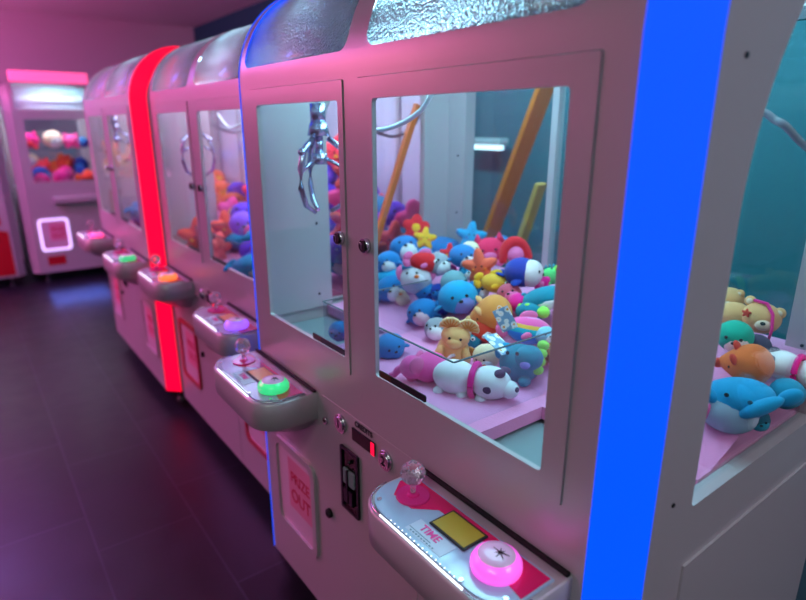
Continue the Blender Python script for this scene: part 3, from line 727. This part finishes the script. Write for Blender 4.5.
CATS = dict(card='card', flatcard='card', badge='badge')
KN = dict(seal='seal_plush', ball='ball_plush', whale='whale_plush', star='star_plush', flower='flower_plush', fish='fish_plush', cat='cat_plush', arch='arched_plush',
    badge='round_badge', card='daisy_card', flatcard='daisy_card', puppy='puppy_plush', puppy2='puppy_plush', puppyhead='puppy_plush', puppyhead2='puppy_plush', lizard='lizard_plush',
    turtle='turtle_plush', duck='duck_plush', bird='bird_plush', shellbear='bear_plush', mouse='mouse_plush', elephant='elephant_plush', dragon='dragon_plush',
    bear='bear_plush', ribbonbear='bear_plush', shark='shark_plush')
TOYS=[
('flower', 'red,yellow', -1.647, 0.62, 1.19, 0.04, 'red flower plush with a yellow centre perched at the back left'),
('star', 'yellow,orange', -1.57, 0.6, 1.164, 0.0317, 'orange yellow star plush right below the red flower plush'),
('seal', 'blue,white', -1.628, 0.56, 1.123, 0.0502, 'round blue seal plush highest at the back left of the pile'),
('seal', 'blue,white', -1.567, 0.437, 1.104, 0.0373, 'blue seal plush beside the door lock, at the left end of the pile'),
('whale', 'blue,white', -1.656, 0.74, 1.104, 0.0495, 'long bright blue whale plush lying behind the red fish plush'),
('ball', 'sky,white', -1.481, 0.529, 1.131, 0.0269, 'small sky blue ball plush under the round blue seal plush'),
('fish', 'red,pink', -1.379, 0.442, 1.138, 0.0376, 'red fish plush lying against the grey ball plush'),
('ball', 'grey,white', -1.366, 0.488, 1.127, 0.038, 'grey ball plush in the upper left of the pile beside the red fish plush'),
('star', 'red,yellow', -1.402, 0.57, 1.143, 0.0263, 'small red star plush with yellow markings beside the long blue whale plush'),
('puppyhead', 'pale,pink', -1.397, 0.425, 1.082, 0.0475, 'pale grey plush puppy head with a pink ear and small blue cap'),
('badge', 'pink,white', -1.366, 0.543, 1.096, 0.0194, 'round pink badge with a white star'),
('seal', 'blue,white', -1.317, 0.549, 1.154, 0.0378, 'blue seal plush with white stripe right of the pink star badge'),
('ball', 'sky,white', -1.296, 0.553, 1.106, 0.0283, 'sky blue ball plush under the orange starfish plush'),
('whale', 'sky,white', -1.543, 0.428, 1.058, 0.0337, 'sky blue whale plush against the mid post, below the lock'),
('seal', 'blue,white', -1.522, 0.421, 1.025, 0.047, 'large blue seal plush resting on the bed at the left end of the pile'),
('star', 'sky,blue', -1.525, 0.78, 1.157, 0.0438, 'bright blue star plush on top of the pile before the back glass'),
('ball', 'cream,white', -1.344, 0.604, 1.162, 0.0291, 'cream ball plush just below the bright blue star plush'),
('cat', 'pinkred,pink', -1.368, 0.72, 1.14, 0.0475, 'hot pink cat eared plush at the foot of the leaning orange board'),
('ball', 'blue,white', -1.375, 0.78, 1.155, 0.0311, 'deep blue ball plush peeking out behind the hot pink cat plush'),
('arch', 'red,pink', -1.255, 0.72, 1.152, 0.0389, 'red arched plush curled over a pink centre'),
('star', 'coral,orange', -1.2, 0.51, 1.146, 0.0414, 'coral orange starfish plush in the middle of the pile'),
('fish', 'gold,yellow', -1.149, 0.523, 1.106, 0.0351, 'golden yellow fish plush below the coral starfish plush'),
('seal', 'navy,white2', -1.091, 0.567, 1.144, 0.0431, 'navy blue seal plush with a large white face'),
('lizard', 'green,lime', -1.055, 0.657, 1.126, 0.0293, 'light green lizard plush at the right edge of the window'),
('flower', 'magenta,pink', -1.037, 0.592, 1.119, 0.0227, 'magenta flower plush on the light green lizard plush'),
('whale', 'teal,white', -0.969, 0.534, 1.101, 0.0405, 'teal whale plush against the right edge of the window'),
('ball', 'magenta,pink', -1.036, 0.503, 1.077, 0.0277, 'magenta ball plush beside the teal turtle plush'),
('turtle', 'teal,lime', -0.984, 0.495, 1.063, 0.0351, 'teal turtle plush with lime green shell spots'),
('fish', 'rainbow,pink', -0.949, 0.441, 1.036, 0.0445, 'rainbow striped fish plush in pink and blue'),
('ball', 'rose,pink', -1.09, 0.521, 1.084, 0.0343, 'dusty rose ball plush below the navy seal plush'),
('ball', 'greyteal,white', -1.257, 0.46, 1.093, 0.0392, 'grey green ball plush behind the big blue seal plush'),
('seal', 'sky,lilac', -1.212, 0.436, 1.064, 0.05, 'big sky blue seal plush in the centre of the pile'),
('seal', 'blue,white', -1.204, 0.505, 1.076, 0.0329, 'blue seal plush right of the big sky blue seal plush'),
('ball', 'blue,navy', -1.371, 0.441, 1.045, 0.0317, 'deep blue ball plush under the pale puppy head plush'),
('ball', 'navy,blue', -1.339, 0.467, 1.045, 0.0283, 'small navy ball plush left of the big sky blue seal plush'),
('seal', 'blue,pinkwhite', -1.308, 0.382, 1.003, 0.0427, 'blue seal plush with pale pink belly alone at the front left of the pile'),
('ball', 'blue,navy', -1.278, 0.428, 1.015, 0.0274, 'small blue ball plush between the two front seal plushes'),
('duck', 'cream,orange', -1.461, 0.421, 1.001, 0.023, 'tiny cream duck plush with an orange beak'),
('ball', 'grey,white', -1.206, 0.352, 0.984, 0.0347, 'grey ball plush behind the tan shell eared bear'),
('shellbear', 'tan,shell', -1.027, 0.254, 1.008, 0.0433, 'tan plush bear with two striped seashell ears'),
('mouse', 'orangetan,tan', -1.07, 0.426, 1.051, 0.0468, 'orange tan pear shaped mouse plush in front of the daisy card'),
('fish', 'redorange,white', -1.059, 0.403, 1.009, 0.0356, 'red orange fish plush with white belly in front of the mouse plush'),
('card', 'card,card', -0.953, 0.36, 1.081, 0.0252, 'upright daisy print card leaning in the pile'),
('bird', 'teal,white', -1.074, 0.37, 0.983, 0.0192, 'small teal bird plush with a white eye'),
('flatcard', 'card,card', -0.923, 0.31, 1.035, 0.0294, 'daisy print card lying flat over the white puppy plush'),
('puppyhead2', 'cream,brown', -0.984, 0.33, 0.976, 0.0336, 'cream plush puppy head with a brown ear behind the white puppy'),
('puppy', 'white,pink', -0.891, 0.195, 0.982, 0.0418, 'white plush puppy lying on the bed with a pink collar'),
('elephant', 'hotpink,pink', -1.008, 0.146, 0.984, 0.0413, 'hot pink elephant plush lying at the front left of the bed'),
('dragon', 'teal,lime', -0.878, 0.34, 0.992, 0.0464, 'teal dragon plush with a lime green crest'),
('bear', 'brown,tan', -0.848, 0.406, 1.009, 0.0271, 'brown bear plush at the right edge of the window'),
('ball', 'paleblue,white', -0.897, 0.455, 1.031, 0.0256, 'pale blue ball plush above the brown bear plush'),
('seal', 'blue,blue', -1.193, 0.175, 0.977, 0.0351, 'blue seal plush alone on the bed beside the hot pink elephant'),
('ball', 'blue,navy', -1.391, 0.134, 0.972, 0.0293, 'blue ball plush alone behind the left window'),
('bear', 'tan,cream', -0.598, 0.738, 1.148, 0.0311, 'tan bear plush at the top left of the side window'),
('ribbonbear', 'tan,cream', -0.512, 0.689, 1.136, 0.038, 'tan bear plush with a pink ribbon behind the side window'),
('ball', 'seagreen,white', -0.504, 0.587, 1.118, 0.0341, 'sea green ball plush under the ribboned bear'),
('ball', 'plum,navy', -0.478, 0.642, 1.09, 0.026, 'dark plum ball plush below the ribboned bear'),
('mouse', 'orange,redorange', -0.454, 0.532, 1.085, 0.0386, 'orange pear shaped plush mouse behind the side window'),
('shark', 'sky,palegrey', -0.421, 0.443, 1.027, 0.0463, 'large blue shark plush with pale grey belly behind the side window'),
('puppy2', 'white,pink', -0.38, 0.608, 1.075, 0.0322, 'white plush puppy with a pink collar at the right of the side window'),
('ball', 'tealblue,teal', -0.373, 0.536, 1.05, 0.0292, 'teal ball plush in front of the side window puppy'),
('ball', 'darkteal,teal', -0.389, 0.46, 1.012, 0.021, 'dark teal ball plush low behind the side window'),
]

TURN = dict(puppy=(0,0,-.30), puppy2=(.15,0,PI-.2), shellbear=(0,.15,0), card=(.35,-.35,.0), flatcard=(0,-1.15,.9), mouse=(.55,0,-.1), fish=(-.2,0,.2), shark=(0,.1,-.1), ribbonbear=(-.15,0,-.25), elephant=(0,0,-2.6))
for k, cc, x, y, z, r, lab in TOYS:
    c1, c2 = cc.split(',')
    t = empty(KN[k], (x, y, z)); toy(k, c1, c2, t)
    face = math.atan2(-.68-y, -x)
    rx, ry, rz = TURN.get(k, (random.uniform(-.3,.3), random.uniform(-.35,.1), random.uniform(-.6,.6)))
    if k in ('star','flower','badge','arch','cat'): rx, ry, rz = random.uniform(-.3,.3), -.15, random.uniform(-.2,.2)
    if k == 'seal' and c1 == 'navy': rx, ry, rz = 0, 0, 1.25
    t.rotation_mode = 'ZYX'; t.rotation_euler = (rx, ry, face+rz); t.scale = (r*1.07, r*1.07, r*1.07)
    tag(t, lab, CATS.get(k, 'plush toy'), 'prizes in the nearest machine')

# ------------------------------------------------------------------ the other machines
def swaps(btn, led, frame):
    return {('push_button','button green'): btn[0], ('push_button','button magenta'): btn[1], ('corner_light','led blue'): led, ('prize_door','silver paint'): frame,
            ('control_panel','panel blue'): 'panel lilac', ('panel_graphic','panel pink'): 'panel red', ('display','lcd olive'): 'lcd tan'}
second = copy_tree(near); second.location = (-2.44, .115, 0)
sw = swaps(('button orange','button violet'), 'silver paint', 'frame red'); sw[('back_pane','pane teal')] = 'rear board lilac'; restyle(second, sw)
tag(second, 'silver claw machine right behind the nearest one, red framed prize doors', 'claw machine', 'claw machines in the long row')
third = copy_tree(near); third.location = (-3.825, .06, 0)
sw = swaps(('button pink','button green'), ['silver paint','led red'], 'silver paint'); sw[('back_pane','pane teal')] = 'rear board lilac'; restyle(third, sw)
tag(third, 'silver claw machine with the glowing red corner strip', 'claw machine', 'claw machines in the long row')
back = make_machine('claw_machine', .36, [(-.32,.33,-.28,.30)], [], [(-.315,-.045)], ('silver paint','silver paint'), dict(btn=[], frame='frame glow', tube='cool tube', dz=.05), extras=False)
mb = MB(); mb.box(-.33, .33, .02, .10, 1.935, 2.035, .01); mb.build('marquee', 'marquee pink', back)
mb = MB(); mb.box(-.15, .33, -.09, 0, .80, .86, .012); mb.build('control_shelf', 'silver paint', back)
mb = MB(); mb.box(-.28, -.12, -.004, 0, .18, .27); mb.build('red_sticker', 'graphic red', back)
back.location = (-6.75, .19, 0); back.rotation_euler = (0,0,PI/2)
tag(back, 'claw machine facing down the aisle with a glowing white prize door frame', 'claw machine', 'claw machines across the far end')
side = make_machine('claw_machine', .36, [(-.32,.33,-.28,.30)], [], [], ('silver paint','silver paint'), dict(btn=[], frame='silver paint', tube='cool tube'), extras=False)
mb = MB(); mb.plate([(-.34,.13)]+[(-.34+.68*k/10, .26+.32*math.sin(k/10*PI*.62)) for k in range(11)]+[(.34,.13)], [], lambda u, v: Vector((u, -.001, v)), Vector((0,-.004,0))); mb.build('red_graphic', 'graphic red', side)
mb = MB(); mb.plate([(.16,.90),(.28,.90),(.30,.62),(.25,.66)], [], lambda u, v: Vector((u, -.001, v)), Vector((0,-.004,0))); mb.build('red_graphic', 'graphic red', side)
side.location = (-6.75, -.72, 0); side.rotation_euler = (0,0,PI/2)
tag(side, 'claw machine with curved red graphic at the far left edge', 'claw machine', 'claw machines across the far end')

# heaps of plush in the further machines: one of each kind, then copies
PROTO = {}
def heap(ox, oy, xr, yr, n, kinds, labf, group, size=(.05,.07), top=.32, tr=None):
    pts = []; tries = 0
    while len(pts) < n and tries < 6000:
        tries += 1
        x = random.uniform(*xr); y = random.uniform(*yr); r = random.uniform(*size)
        base = .95+.10*min(1, max(0, (y-.33)/.25))
        z = base+r*.85
        for px, py, pz, pr in pts:
            d2 = (px-x)**2+(py-y)**2; s = (pr+r)*.80
            if d2 < s*s: z = max(z, pz+math.sqrt(s*s-d2))
        if z > base+top*(.35+.65*(y-yr[0])/(yr[1]-yr[0])): continue
        pts.append((x, y, z, r)); k, c1, c2 = random.choice(kinds)
        key = (k, c1, c2)
        if key not in PROTO:
            t = empty(KN[k]); toy(k, c1, c2, t); PROTO[key] = t
        else: t = copy_tree(PROTO[key])
        if tr: lx, ly = tr(x, y)
        else: lx, ly = ox+x, oy+y
        t.location = (lx, ly, z); t.scale = (r, r, r); t.rotation_euler = (random.uniform(-.3,.3), random.uniform(-.3,.2), math.atan2(-.68-ly, -lx)+random.uniform(-.7,.7))
        tag(t, labf(k, c1), 'plush toy', group+' '+c1+' '+k)
names = dict(salmon='salmon pink', coral='coral orange', purple='deep purple', violet='soft violet', sky='sky blue', hot='hot red pink')
heap(-2.44, .115, (-.60,.60), (.10,.78), 85, [('star','salmon','red'), ('star','coral','yellow'), ('ball','purple','violet'), ('ball','violet','lilac'), ('ball','purple','violet'), ('star','hot','yellow'), ('flower','hotpink','yellow'), ('whale','sky','white')],
    lambda k, c: 'blurred %s %s plush in the pile of the second machine' % (names.get(c, c), k), 'second machine', (.055,.08), .42)
heap(-3.825, .06, (-.60,.60), (.10,.78), 22, [('star','salmon','red'), ('ball','purple','violet'), ('whale','sky','white'), ('ball','orange','yellow')],
    lambda k, c: 'blurred %s %s plush in the machine with the red strip' % (names.get(c, c), k), 'third machine', (.06,.08), .3)
heap(0, 0, (-.28,.28), (.22,.70), 13, [('ball','magenta','pink'), ('star','hot','yellow'), ('ball','cream','white'), ('ball','navy','blue'), ('fish','redorange','orange')],
    lambda k, c: 'blurred %s %s plush behind the far window above the glowing prize door' % (names.get(c, c), k), 'far machine', (.07,.10), .18, tr=lambda x, y: (-6.75-y, .19+x))
heap(0, 0, (-.28,.28), (.30,.78), 14, [('ball','orange','yellow'), ('star','coral','yellow'), ('ball','cream','white')],
    lambda k, c: 'blurred %s %s plush in the far machine with the red graphic' % (names.get(c, c), k), 'far left machine', (.07,.10), .34, tr=lambda x, y: (-6.75-y, -.72+x))
# bigger prizes on the upper shelf of the far machine
MB().box(-.33, .33, .40, .80, 1.30, 1.31, mi=0).build('upper_shelf', 'acrylic', back)
for i, (k, c1, c2, dy, r, lab) in enumerate([('cat','magenta','hot',-.20,.085,'magenta plush cat on the upper shelf of the far machine'), ('ball','cream','white',.02,.095,'cream plush ball on the upper shelf of the far machine'),
        ('cat','hotpink','magenta',.19,.075,'pink plush cat on the upper shelf beside the blue one'), ('ball','blue','navy',.30,.06,'blue plush ball at the right end of the far upper shelf')]):
    t = empty(KN[k], (-6.75-.5, .19+dy-.02, 1.311+r*.95)); toy(k, c1, c2, t); t.scale = (r,r,r); tag(t, lab, 'plush toy', 'prizes on the far upper shelf')

# ------------------------------------------------------------------ the room
def room(name, x0, x1, y0, y1, z0, z1, m): return struct(MB().box(x0, x1, y0, y1, z0, z1).build(name, m))
room('floor', -8.4, 2.4, -4.2, 2.3, -.08, 0, 'slate tiles')
room('ceiling', -8.4, 2.4, -4.2, 2.3, 2.75, 2.85, 'ceiling paint')
room('wall_far', -8.4, -8.2, -4.2, 2.3, 0, 2.75, 'wall paint')
room('wall_rear', -8.2, 2.2, 2.1, 2.3, 0, 2.75, 'rear wall paint')
room('wall_front', -8.2, 2.2, -4.2, -4.0, 0, 2.75, 'wall paint')
room('wall_near', 2.2, 2.4, -4.2, 2.3, 0, 2.75, 'wall paint')
# boards leaning behind the machines
def board(name, a, b, w, mt, label):
    a, b = Vector(a), Vector(b); d = b-a; L = d.length
    t = MB(); t.box(-w/2, w/2, -.012, .012, 0, L, .003); o = t.build(name, mt)
    o.rotation_euler = d.to_track_quat('Z', 'Y').to_euler(); o.location = a
    return tag(o, label, 'board')
board('leaning_board', (-2.38,1.31,.02), (-1.62,1.39,1.98), .11, 'orange board', 'wide orange board leaning behind the nearest machine')
board('leaning_board', (-2.12,1.33,.02), (-1.724,1.388,1.30), .07, 'tan board', 'tan board leaning right of the wide orange board')
board('reflection_strip', (-1.744,.06,.02), (-1.744,.70,1.62), .022, 'orange board', 'thin orange strip standing in for a reflection between the two nearest machines')  # solid strip in place of an orange reflection

# lamps, and unseen fills added for their light
def lamp(name, x, y, z, lx, ly, label, mt):
    r = empty(name, (x, y, z)); MB().box(-lx/2-.02, lx/2+.02, -ly/2-.02, ly/2+.02, .03, .07, .01).build('housing', 'silver paint', r)
    MB().box(-lx/2, lx/2, -ly/2, ly/2, 0, .03, .008).build('diffuser', mt, r); return tag(r, label, 'lamp')
lamp('lamp_reflection', -2.68, 2.0, 1.40, .24, .05, 'short white tube on the rear wall standing in for a lamp reflection', 'white led')  # modelled tube in place of a lamp reflection in the back glass
def area(name, loc, sx, sy, power, col, rot=(0,0,0)):
    l = bpy.data.lights.new(name, 'AREA'); l.shape = 'RECTANGLE'; l.size = sx; l.size_y = sy; l.energy = power; l.color = col
    o = bpy.data.objects.new(name, l); COL.objects.link(o); o.location = loc; o.rotation_euler = rot; return o
for nm, x, y, pw, col in (('nearest machine light',-1.0465,0,11.5,(.38,.87,1)), ('second machine light',-2.44,.115,11,(.92,.78,1)), ('third machine light',-3.825,.06,10,(1,.74,.95))):
    area(nm, (x, y+.42, 1.83), 1.1, .5, pw, col)
for nm, y in (('far machine light',.19), ('far left machine light',-.72)): area(nm, (-6.75-.42, y, 1.83), .5, .5, 7, (.95,.8,1))
area('pink ceiling lamp', (-4.6,-2.0,2.65), 2.6, 1.0, 42, (1,.13,.34))
area('pink aisle fill', (-4.7,-2.4,2.25), 1.6, .8, 30, (1,.20,.30), (PI/2-.45,0,0))  # unseen fill added to pinken the machine fronts at the left
area('pink uplight fill', (-6.0,-2.2,1.9), 3.6, .4, 185, (1,.16,.52), (PI-.2,0,0))  # unseen uplight added to turn the ceiling pink; no cove is built
area('violet floor fill', (-5.2,-1.2,2.7), 2.0, .5, 50, (.18,.22,1))  # unseen fill added to tint the aisle floor blue violet
area('neutral front fill', (.3,-1.9,2.7), 1.4, .8, 22, (.88,1,.86))  # unseen fill added to offset the pink on the nearest machine
area('cool side fill', (1.5,.8,2.7), 1.0, 1.0, 32, (.88,.84,.93))  # unseen fill added to brighten the side of the nearest machine
area('teal rear fill', (-1.6,.98,2.6), 2.6, .2, 120, (.42,.90,1), (.75,0,0))  # unseen fill added for a brighter, more teal view through the back panes
area('blue floor glow', (-6.3,.1,.09), .5, .5, 2.5, (.1,.2,1))

w = bpy.data.worlds.new('World'); SC.world = w; w.use_nodes = True
w.node_tree.nodes['Background'].inputs[0].default_value = (.25,.12,.22,1); w.node_tree.nodes['Background'].inputs[1].default_value = .02

cam = bpy.data.cameras.new('Camera'); co = bpy.data.objects.new('Camera', cam); COL.objects.link(co)
co.location = (0, -.68, 1.55); co.rotation_euler = (math.radians(90-16.8), 0, math.radians(53)); cam.sensor_width = 36; cam.lens = 25.95; cam.clip_start = .02
cam.dof.use_dof = True; cam.dof.focus_distance = 1.22; cam.dof.aperture_fstop = 2.0
SC.camera = co
vs = SC.view_settings; vs.view_transform = 'Standard'; vs.look = 'None'; vs.gamma = 1; vs.use_curve_mapping = False; vs.exposure = 0
